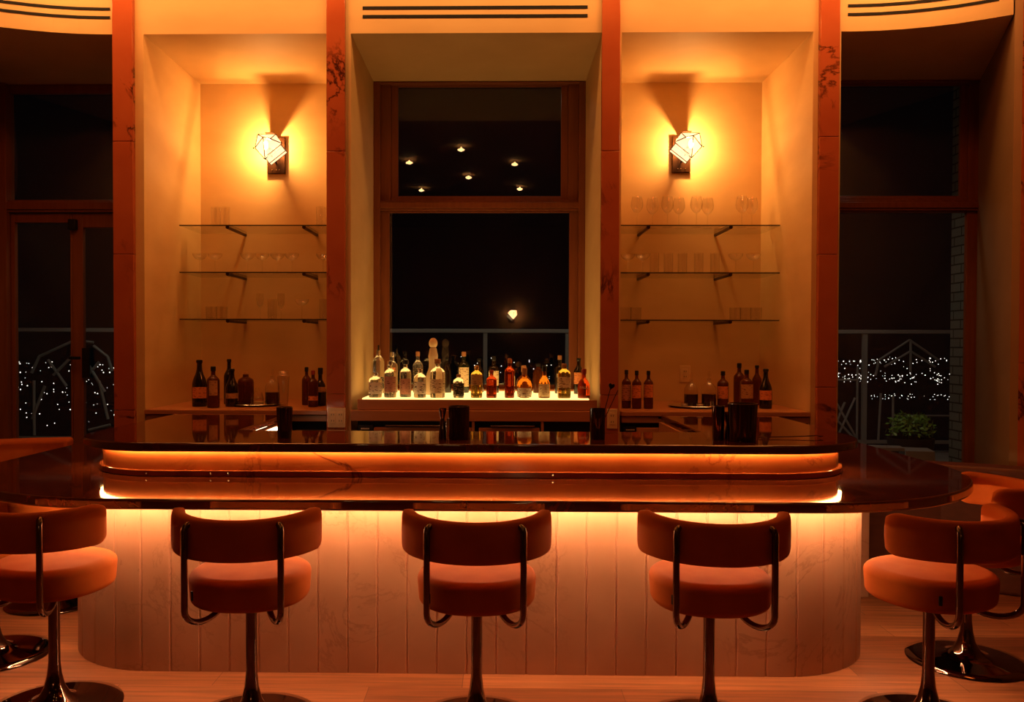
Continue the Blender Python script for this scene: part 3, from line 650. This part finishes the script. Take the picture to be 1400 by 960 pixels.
niche = [
 (270, 5.20, 64, 20, 'burgundy', 'dark', 'black wine bottle with wide orange label, leftmost on the left back counter', dict(lab='orange', lz=(.18, .42), cap='black', group=G2)),
 (289, 5.10, 57, 17, 'spirit', 'brown', 'brown bottle with diamond shaped pale label beside the leftmost wine bottle', dict(lab='tan', lz=(.3, .66), cap='black', group=G2, span=40)),
 (311, 5.40, 62, 14, 'bordeaux', 'dark', 'slim tall black bottle standing behind the tan labelled bottle', dict(lab=None, cap='black', group=G2)),
 (315, 5.20, 52, 18, 'burgundy', 'dark', 'bulbous black bottle with tan label, third from the left', dict(lab='tan', lz=(.22, .36), cap='black', group=G2)),
 (334, 5.45, 44, 22, 'squat', 'brown', 'squat brown decanter with stopper behind the glass tray', dict(lab=None, cap='clear', group=G2, capr=.014)),
 (418, 5.35, 52, 13, 'spirit', 'brown', 'brown bottle with black cap, left of the three beside the pilaster', dict(lab=None, cap='black', group=G2)),
 (427, 5.20, 50, 14, 'spirit', 'brown', 'brown bottle with small orange label, middle of the three beside the pilaster', dict(lab='orange', lz=(.18, .30), cap='red', group=G2)),
 (437, 5.30, 52, 16, 'bell', 'dark', 'dark bottle with pale neck label, right of the three beside the pilaster', dict(lab='tan', lz=(.36, .5), cap='black', group=G2)),
 (856, 5.20, 52, 13, 'spirit', 'brown', 'brown bottle with patterned label, leftmost on the right back counter', dict(lab='pink', lz=(.2, .62), cap='black', group=G3)),
 (870, 5.15, 52, 13, 'spirit', 'brown', 'brown bottle with orange label, middle of the three by the straw cup', dict(lab='orange', lz=(.28, .62), cap='black', group=G3)),
 (886, 5.15, 52, 13, 'spirit', 'brown', 'brown bottle with orange label, right of the three by the straw cup', dict(lab='orange', lz=(.30, .64), cap='black', group=G3)),
 (987, 5.30, 49, 15, 'spirit', 'brown', 'amber brown bottle with orange label just right of the decanters', dict(lab='orange', lz=(.24, .58), cap='black', group=G3)),
 (1009, 5.50, 57, 15, 'spirit', 'brown', 'tallest brown bottle at the back of the right back counter', dict(lab=None, cap='black', group=G3)),
 (1019, 5.25, 52, 17, 'spirit', 'brown', 'brown bottle with large lettered tan label in the right bottle cluster', dict(lab='tan', lz=(.25, .62), cap='black', group=G3, sq=5)),
 (1033, 5.50, 54, 13, 'bordeaux', 'brown', 'slim brown bottle behind the two labelled bottles at the right', dict(lab=None, cap='black', group=G3)),
 (1045, 5.20, 54, 17, 'burgundy', 'dark', 'black wine bottle with orange label, rightmost on the right back counter', dict(lab='orange', lz=(.22, .46), cap='black', group=G3)),
]
for px, y, hp, wp, shp, bd, lb, kw in niche:
    bottle(bx_(px, y), y, ZB, W_(hp, y), W_(wp, y)/2/(1.1 if kw.get('sq') else 1), shp, bd, lb, **kw)
# trays and decanters
def tray(x, y, r, label):
    o = mesh('serving_tray', vf_lathe([(r*.9, 0), (r, .012), (r*.99, .014), (r*.88, .004), (.001, .004)], 40, capt=False), M['steel'], smooth=True, loc=(x, y, ZB)); return tag(o, label, 'tray')
tray(bx_(348, 5.3), 5.30, .165, 'round metal tray under the dark decanter on the left back counter')
tray(bx_(951, 5.3), 5.30, .175, 'round metal tray under the two decanters on the right back counter')
def decanter(px, y, hp, wp, label, liquid='red'):
    x = bx_(px, y); h, r = W_(hp, y), W_(wp, y)/2
    t_ = thing('decanter', label, 'decanter', (x, y, ZB + .0045))
    mesh('glass_body', vf_lathe(smooth_prof([(r*.92, 0), (r, .006), (r, h*.52), (r*.7, h*.62), (r*.36, h*.70), (r*.26, h*.76), (r*.32, h*.80)]), 28, capt=False), M['glass'], t_, smooth=True)
    mesh('liquid', vf_lathe([(r*.9, .004), (r*.96, .01), (r*.96, h*.36)], 28), M['brownliq'], t_, smooth=True)
    mesh('stopper', vf_lathe([(r*.22, h*.76), (r*.25, h*.8), (r*.12, h*.82), (r*.2, h*.9), (r*.12, h)], 16), M['glass'], t_, smooth=True)
    return t_
M['brownliq'] = mat('dark_liqueur', (.05, .008, .003), .1, spec=.6)
decanter(371, 5.26, 50, 20, 'bell shaped decanter of dark liquor on the left tray')
decanter(944, 5.30, 46, 19, 'left one of the two domed decanters on the right tray')
decanter(968, 5.28, 48, 20, 'right one of the two domed decanters on the right tray')
for px, y, lb in ((935, 5.2, 'small pale candle cup left of the decanters on the right tray'), (956, 5.17, 'small pale candle cup between the decanters on the right tray')):
    t_ = thing('candle_cup', lb, 'candle', (bx_(px, y), y, ZB + .0045)); mesh('glass_cup', vf_lathe([(.018, 0), (.022, .004), (.023, .03), (.0215, .03), (.02, .006), (.001, .005)], 20), M['glass'], t_, smooth=True); mesh('wax', vf_lathe([(.019, .005), (.02, .02), (.001, .021)], 20), M['white'], t_, smooth=True)
t_ = thing('crystal_glass', 'cut crystal mixing glass left of the dark decanter on the left tray', 'mixing glass', (bx_(350, 5.2), 5.2, ZB + .0045))
V_, F_ = vf_lathe([(.028, 0), (.037, .004), (.040, .045), (.033, .07), (.030, .085), (.028, .085), (.031, .068), (.036, .045), (.034, .008), (.001, .006)], 18); mesh('cut_body', (V_, F_), M['glass'], t_); mesh('knob', vf_lathe([(.006, .085), (.016, .095), (.012, .11), (.003, .118)], 10), M['glass'], t_)
t_ = thing('mixing_glass', 'tall clear mixing glass with a coil strainer behind the shaker tin', 'mixing glass', (bx_(386, 5.15), 5.15, ZB + .001))
mesh('glass_body', vf_lathe([(.026, 0), (.028, .004), (.036, .19), (.0345, .19), (.027, .01), (.001, .008)], 24), M['glass'], t_, smooth=True)
mesh('strainer', join(*[vf_tube([(.030*math.cos(a*PI/8), .030*math.sin(a*PI/8), .195 + k*.008) for a in range(17)], .0014, 6) for k in range(4)]), M['steel'], t_, smooth=True)

# ================================================================== TOOLS ON THE UPPER COUNTER
ZU = .8895
def cup(px, y, hp, r0, r1, label, nm='shaker_tin', cat='shaker', ribs=0, m_='chrome', solid=False):
    x = bx_(px, y); h = W_(hp, y); n_ = 48 if ribs else 28
    V, Fc = vf_lathe([(r0, 0), (r0*1.02, .003), (r1, h), (r1 - .0015, h), (r0 - .001, .005), (.001, .004)], n_)
    if ribs: V = [(v_[0]*(1 + .03*(i % 2)), v_[1]*(1 + .03*(i % 2)), v_[2]) for i, v_ in enumerate(V)]
    t_ = thing(nm, label, cat, (x, y, ZU), 0)
    mesh('cup_body', (V, Fc), M[m_], t_, smooth=not ribs)
    mesh('rim', vf_move(vf_lathe([(r1 - .0018, -.002), (r1 + .001, -.001), (r1 + .001, .001), (r1 - .0018, .001)], n_, capb=False, capt=False), (0, 0, h)), M['steel'], t_, smooth=True)
    return t_
M['darkcup'] = mat('smoked_ribbed_glass', (.030, .010, .006), .12, spec=.8)
cup(387.5, 3.62, 42, .028, .034, 'smoky ribbed shaker tin on the upper counter, leftmost of the bar tools', ribs=1, m_='darkcup')
cup(627.5, 3.60, 45, .042, .0435, 'wide ribbed dark shaker at the middle of the upper counter', ribs=1, m_='darkcup')
t_ = thing('jigger', 'slim hourglass jigger left of the wide ribbed shaker', 'jigger', (bx_(605, 3.6), 3.6, ZU))
mesh('jigger_body', vf_lathe([(.017, 0), (.014, .05), (.009, .085), (.009, .09), (.015, .118), (.0165, .132), (.015, .132), (.001, .1)], 24), M['chrome'], t_, smooth=True)
t_ = thing('steel_jigger', 'tiny bright steel measure between the jigger and the wide ribbed shaker', 'jigger', (bx_(612.5, 3.56), 3.56, ZU)); mesh('measure_body', vf_lathe([(.008, 0), (.006, .02), (.009, .05), (.008, .075), (.006, .09)], 20), M['steel'], t_, smooth=True)
c_ = thing('straw_cup', 'dark cup of cocktail picks in front of the right central pilaster', 'cup', (bx_(817, 3.62), 3.62, ZU))
mesh('cup_body', vf_lathe([(.031, 0), (.032, .003), (.034, .132), (.0325, .132), (.031, .005), (.001, .004)], 28), M['darkcup'], c_, smooth=True)
pk = thing('cocktail_pick', 'long pick with a heart shaped tip standing in the dark cup', 'pick', (bx_(817, 3.62), 3.62, ZU + .005))
mesh('stem', vf_tube([(.0, 0, 0), (.055, .0, .215)], .0018, 8), M['black'], pk)
hp_ = [(0, 0), (-.012, .014), (-.013, .022), (-.008, .028), (0, .023), (.008, .028), (.013, .022), (.012, .014)]
mesh('heart_tip', vf_move(([(a, -.004, b2) for a, b2 in hp_] + [(a, .004, b2) for a, b2 in hp_], [tuple(range(8)), tuple(range(15, 7, -1))] + [(i, (i + 1) % 8, (i + 1) % 8 + 8, i + 8) for i in range(8)]), (.055, 0, .208), Matrix.Rotation(.25, 3, 'Y')), M['black'], pk, bevel=.001)
pk = thing('cocktail_pick', 'plain slanted pick leaning furthest right in the dark cup', 'pick', (bx_(818, 3.62), 3.62, ZU + .005)); mesh('stem', vf_tube([(-.01, .01, 0), (.085, .01, .205)], .0018, 8), M['bronze'], pk)
cup(1014, 3.58, 51, .052, .060, 'wide ribbed mixing tin with bright rim, largest of the bar tools at the right', ribs=1, m_='darkcup')
cup(981, 3.62, 46, .024, .027, 'narrow copper cup between the hourglass jigger and the wide mixing tin', m_='chrome')
t_ = thing('jigger', 'hourglass shaped jigger left of the wide mixing tin', 'jigger', (bx_(994, 3.66), 3.66, ZU))
mesh('jigger_body', vf_lathe([(.020, 0), (.017, .03), (.008, .062), (.008, .066), (.017, .09), (.019, .115), (.0175, .115), (.001, .07)], 24), M['chrome'], t_, smooth=True)
t_ = thing('bar_spoon', 'thin bar spoon lying on the upper counter towards its right end', 'spoon', (1.40, 3.68, ZU + .003))
mesh('spoon_handle', vf_tube([(-.14, -.01, .002), (0, 0, .004), (.13, .015, .008)], .002, 8), M['chrome'], t_); mesh('spoon_bowl', vf_move(vf_lathe([(.002, 0), (.012, .003), (.014, .006)], 14), (.142, .016, .002)), M['chrome'], t_, smooth=True)

# ================================================================== CHAIRS
def chair_proto():
    t_ = thing('bar_chair', 'x', 'chair', (0, 0, 0), 0, 'rust velvet swivel chairs at the bar')
    # seat: round cushion, soft edges
    R_, z0, z1 = .200, .428, .540; pr = []
    for i in range(9):
        a = -PI/2 + PI/2*i/8; pr.append((R_ - .034 + .03*math.cos(a), z0 + .026 + .026*math.sin(a)))
    for i in range(11):
        a = PI/2*i/10; pr.append((R_ - .034 + .034*math.cos(a), z1 - .030 + .027*math.sin(a)))
    pr += [(.12, z1 - .001), (.04, z1)]
    mesh('seat', vf_lathe(pr, 48, 2.25), M['velvet'], t_, smooth=True, flat_angle=80)
    # wraparound backrest
    V, Fc = [], []; N, K_ = 60, 20; A = 86
    for i in range(N + 1):
        u = -1 + 2*i/N; th = math.radians(A*u)
        d = (1 - abs(u))*math.radians(A)*.235      # distance from the end
        e = min(1, d/.055); k = math.sqrt(max(0, 1 - (1 - e)**2))
        hh = (.066 + .0045*u*u)*(.42 + .58*k) if d > .0005 else .018; tt = .024*max(k, .05)
        rr = .232 + .006*math.cos(th)
        zc = .676 + .0065*u*u
        for j in range(K_):
            a = 2*PI*j/K_; c, s = math.cos(a), math.sin(a); p_ = .45
            ry = math.copysign(abs(c)**p_, c)*tt*(1 if True else 1); rz_ = math.copysign(abs(s)**p_, s)*hh
            ra = rr + ry; V.append((ra*math.sin(th), -ra*math.cos(th), zc + rz_ + .012*(ry/.023)*-.0))
    for i in range(N):
        for j in range(K_):
            a, b2 = i*K_ + j, i*K_ + (j + 1) % K_; Fc.append((a, b2, b2 + K_, a + K_))
    Fc += [tuple(range(K_)), tuple(N*K_ + j for j in range(K_))]
    mesh('backrest', (V, Fc), M['velvet'], t_, smooth=True, flat_angle=80)
    # side tubes: hook from the backrest down, round under and up into the seat
    for s in (-1, 1):
        th = math.radians(33.5); dx, dy = math.sin(th)*s, -math.cos(th)
        pts = [(.250*dx, .250*dy, .724), (.262*dx, .262*dy, .724), (.270*dx, .270*dy, .719), (.274*dx, .274*dy, .709), (.274*dx, .274*dy, .60), (.274*dx, .274*dy, .455)]
        bx0, by0 = .274*dx, .274*dy; ex, ey = .075*s, -.075
        for q in range(1, 13):
            a = PI*.86*q/12; f = (1 - math.cos(a))/2/.965
            pts.append((bx0 + (ex - bx0)*f, by0 + (ey - by0)*f, .455 - .056*math.sin(a)))
        pts[-1] = (pts[-1][0], pts[-1][1], .436)
        mesh('side_tube', vf_tube(pts, .0105, 14), M['chrome'], t_, smooth=True)
    mesh('pole', vf_lathe([(.019, .12), (.019, .42), (.04, .422), (.06, .430)], 28), M['chrome'], t_, smooth=True)
    mesh('pedestal_base', vf_lathe([(.222, 0), (.228, .004), (.226, .009), (.19, .016), (.11, .024), (.075, .032), (.050, .050), (.034, .082), (.024, .125), (.0195, .17), (.0192, .20)], 56, capt=False), M['chrome'], t_, smooth=True, flat_angle=60)
    mesh('tag', vf_move(vf_box(-.006, .006, -.004, 0, -.016, .016), (-.148, -.160, .482), Matrix.Rotation(-.7, 3, 'Z')), M['black'], t_, bevel=.002)
    return t_
c0 = chair_proto()
SP = [(-.71, 2.85, 2, 'rust velvet bar chair seen from behind, second from the left along the bar front'),
      (.062, 2.84, 0, 'rust velvet bar chair at the middle of the bar front, seen squarely from behind'),
      (.848, 2.84, -2, 'rust velvet bar chair seen from behind, fourth from the left along the bar front'),
      (-1.44, 2.94, -14, 'rust velvet bar chair at the left end of the bar front, cut by the edge'),
      (1.615, 2.90, 24, 'rust velvet bar chair turned inward at the front right corner of the bar'),
      (2.06, 3.47, 76, 'rust velvet bar chair tucked against the right rounded end of the bar'),
      (-1.965, 3.44, -72, 'bar chair at the left rounded end, only its base and back corner showing'),
      ]
for i, (x, y, a, lb) in enumerate(SP):
    if i == 0: c0.location = (x, y, 0); c0.rotation_euler = (0, 0, math.radians(a)); c0['label'] = lb
    else: dup(c0, (x, y, 0), math.radians(a), lb)

ps = thing('pedestal_stool', 'round pedestal base showing at far left between the front chair and bar', 'stool', (-2.08, 4.15, 0))
for ch in c0.children:
    if ch.name.startswith(('seat', 'pole', 'pedestal')):
        c = ch.copy(); COL.objects.link(c); c.parent = ps
# ================================================================== BANQUETTES
def banquette(pts, zt, label, m_='velvet'):
    b_ = thing('banquette', label, 'banquette')
    V, Fc = [], []
    inner = offset_u(pts, -.16)
    mesh('backrest', u_slab(pts, inner, .0, zt), M[m_], b_, bevel=.02, seg=3)
    return b_
ctrl = lambda s: [(s*2.32, 4.72), (s*2.45, 4.70), (s*2.60, 4.63), (s*2.75, 4.54), (s*2.90, 4.43), (s*3.05, 4.30), (s*3.2, 4.15)]
banquette([(-x, y) for x, y in [(3.3, 4.05), (3.2, 4.13), (3.05, 4.26), (2.9, 4.38), (2.75, 4.48), (2.60, 4.56), (2.45, 4.62), (2.28, 4.66)]], .755, 'low curved orange upholstered banquette behind the left end of the bar')
banquette([(2.06, 4.62), (2.25, 4.60), (2.5, 4.52), (2.7, 4.42), (2.9, 4.3), (3.1, 4.15), (3.3, 3.95)], .66, 'low unlit banquette behind the right end of the bar', 'unlit_wood')

# ================================================================== OUTSIDE
bal = struct('floor_balcony', vf_box(-8, 8, 6.06, 7.75, .20, .33), M['concrete'])
YR_ = 7.6; ZR0, ZR1 = .36, 1.41
def railing(x0, x1, posts, label):
    r_ = thing('balcony_railing', label, 'railing', (0, YR_, 0), 0, 'balcony railing panels')
    mesh('top_rail', vf_box(x0, x1, -.03, .03, ZR1 - .015, ZR1 + .02), M['railing'], r_, bevel=.005)
    mesh('bottom_rail', vf_box(x0, x1, -.015, .015, ZR0 + .05, ZR0 + .08), M['railing'], r_)
    for p_ in posts: mesh('post', vf_box(p_ - .018, p_ + .018, -.02, .02, ZR0 - .03, ZR1 - .015), M['railing'], r_)
    return r_
def bars(r_, segs, t=.012):
    for a, b2 in segs: mesh('deco_bar', vf_tube([(a[0], 0, a[1]), (b2[0], 0, b2[1])], t, 6), M['railing'], r_)
rr = railing(-1.15, 2.2, (.02, .76, 1.6), 'grey balcony railing seen through the central window')
rr = railing(2.25, 4.3, (3.42,), 'grey art deco balcony railing seen through the right window')
bars(rr, [((3.55, 1.16), (3.82, 1.34)), ((3.82, 1.34), (4.08, 1.16)), ((3.6, 1.10), (3.83, 1.24)), ((3.83, 1.24), (4.05, 1.10)), ((3.83, 1.34), (3.83, 1.05)), ((3.55, 1.16), (3.52, 1.02)), ((3.68, .38), (3.68, .84)), ((3.68, .66), (4.2, .66)), ((3.55, .42), (3.57, .86)),
           ((3.18, .45), (3.34, .82)), ((3.18, .62), (3.34, .45)), ((3.13, .85), (3.36, .45)), ((3.17, .58), (3.25, .78)), ((3.15, .98), (3.36, .98)), ((3.36, 1.1), (3.36, .4))], .010)
rr = railing(-4.3, -3.25, (-3.33,), 'grey art deco balcony railing seen through the left glazed doors')
bars(rr, [((-4.05, 1.17), (-3.72, 1.32)), ((-3.72, 1.32), (-3.55, 1.30)), ((-4.05, 1.17), (-4.12, 1.02)), ((-3.55, 1.27), (-3.42, 1.17)), ((-3.42, 1.17), (-3.38, 1.04)), ((-3.97, 1.14), (-3.8, .9)), ((-3.92, 1.0), (-3.72, 1.2)), ((-3.6, 1.1), (-3.45, .85)), ((-3.62, .98), (-3.5, 1.12)), ((-4.0, .9), (-4.12, .6)), ((-3.5, .95), (-3.42, .6)), ((-4.1, .45), (-4.1, .95)), ((-3.6, .5), (-3.4, .55))], .013)
br_ = mesh('brick_pier', vf_box(3.86, 4.5, 6.6, 7.0, .33, 3.6), M['brick']); tag(br_, 'pale painted brick pier outside the right window', 'brick pier')
br_ = mesh('brick_pier', vf_box(-4.5, -3.93, 6.6, 7.0, .33, 3.6), M['brick']); tag(br_, 'dim brick pier outside the left glazed doors', 'brick pier')
# planter with shrub
pl = thing('potted_shrub', 'leafy green shrub in a dark planter on the balcony outside the right window', 'plant', (3.36, 6.62, .33))
mesh('planter', vf_lathe([(.12, 0), (.15, .02), (.17, .24), (.155, .24), (.14, .05), (.001, .05)], 28), M['pot'], pl, smooth=True)
V, Fc = [], []
for k in range(420):
    a = random.uniform(0, 2*PI); e = random.uniform(-.3, 1.2); d = random.uniform(.5, 1)
    c = Vector((math.cos(a)*math.cos(e)*.19*d, math.sin(a)*math.cos(e)*.16*d, .30 + math.sin(e)*.15*d))
    u_ = Vector((random.gauss(0, 1), random.gauss(0, 1), random.gauss(0, 1))).normalized(); v_ = u_.orthogonal().normalized(); L_ = .022
    i0 = len(V); V += [tuple(c - u_*L_), tuple(c + v_*L_*.45 + u_.cross(v_)*.003), tuple(c + u_*L_), tuple(c - v_*L_*.45)]; Fc.append((i0, i0 + 1, i0 + 2, i0 + 3))
mesh('foliage', (V, Fc), M['leaf'], pl)
mesh('stem', join(*[vf_tube([(0, 0, .05), (.05*math.cos(a), .05*math.sin(a), .2), (.1*math.cos(a), .1*math.sin(a), .34)], .006, 6) for a in (0, 1.3, 2.6, 3.9, 5.2)]), M['pot'], pl)
bn = thing('slatted_bench', 'pale slatted bench end on the balcony at the left of the shrub', 'bench', (3.0, 6.28, .33), math.radians(-14))
for q in range(2): mesh('slat', vf_box(-.22, .14, q*.09, q*.09 + .06, .18, .205), M['concrete'], bn, bevel=.003)
mesh('bench_block', vf_box(.14, .34, -.02, .2, 0, .19), M['concrete'], bn, bevel=.005)
# city far below
V, Fc = [], []
def star(cx, cy, cz, s):
    i0 = len(V); V.extend([(cx - s, cy, cz), (cx + s, cy, cz), (cx, cy - s, cz), (cx, cy + s, cz), (cx, cy, cz - s), (cx, cy, cz + s)])
    for f in ((0, 2, 5), (2, 1, 5), (1, 3, 5), (3, 0, 5), (2, 0, 4), (1, 2, 4), (3, 1, 4), (0, 3, 4)): Fc.append(tuple(i0 + q for q in f))
rnd = random.Random(11); HB = 60
def town(bx0, bx1, pa, pb, count, smin, smax, clus=0):
    for _ in range(int(count*.8)):
        if clus and rnd.random() < .6: row = rnd.choice((492, 512, 516, 519)); dp = row + rnd.gauss(0, 1.8)
        else: dp = rnd.uniform(pa, pb)
        t = (dp - 470)/1150; Y = HB/t; X = rnd.uniform(bx0, bx1)*Y; star(X, Y, 1.3 - HB, rnd.uniform(smin, smax)*Y/1150)
town(.24, .80, 488, 524, 880, .28, .85, 1)
town(.44, .80, 537, 545, 180, .3, .6)
town(-.90, -.24, 497, 512, 210, .35, 1.0)
town(-.90, -.24, 505, 585, 420, .3, 1.0)
town(-.12, .12, 488, 520, 70, .3, .8)
ct = mesh('city_lights', (V, Fc), M['city']); tag(ct, 'countless small white city lights far below the balcony', 'city lights', kind='stuff')
lb_ = bpy.data.lights.new('balcony_fill', 'AREA'); lb_.energy = 5; lb_.color = (1, .95, .8); lb_.size = .3  # unseen area fills added outside so railing, brick and shrub show up
ob = bpy.data.objects.new('balcony_fill', lb_); COL.objects.link(ob); ob.location = (2.6, 6.3, 2.9); ob.rotation_euler = (math.radians(20), math.radians(25), 0)
lb_ = bpy.data.lights.new('balcony_fill', 'AREA'); lb_.energy = 6; lb_.color = (.95, 1, .85); lb_.size = .3
ob = bpy.data.objects.new('balcony_fill', lb_); COL.objects.link(ob); ob.location = (-2.6, 6.3, 2.9); ob.rotation_euler = (math.radians(20), math.radians(-25), 0)
lb_ = bpy.data.lights.new('balcony_fill', 'AREA'); lb_.energy = 3; lb_.color = (.95, 1, .85); lb_.size = .3
ob = bpy.data.objects.new('balcony_fill', lb_); COL.objects.link(ob); ob.location = (.5, 6.3, 3.2); ob.rotation_euler = (math.radians(20), 0, 0)
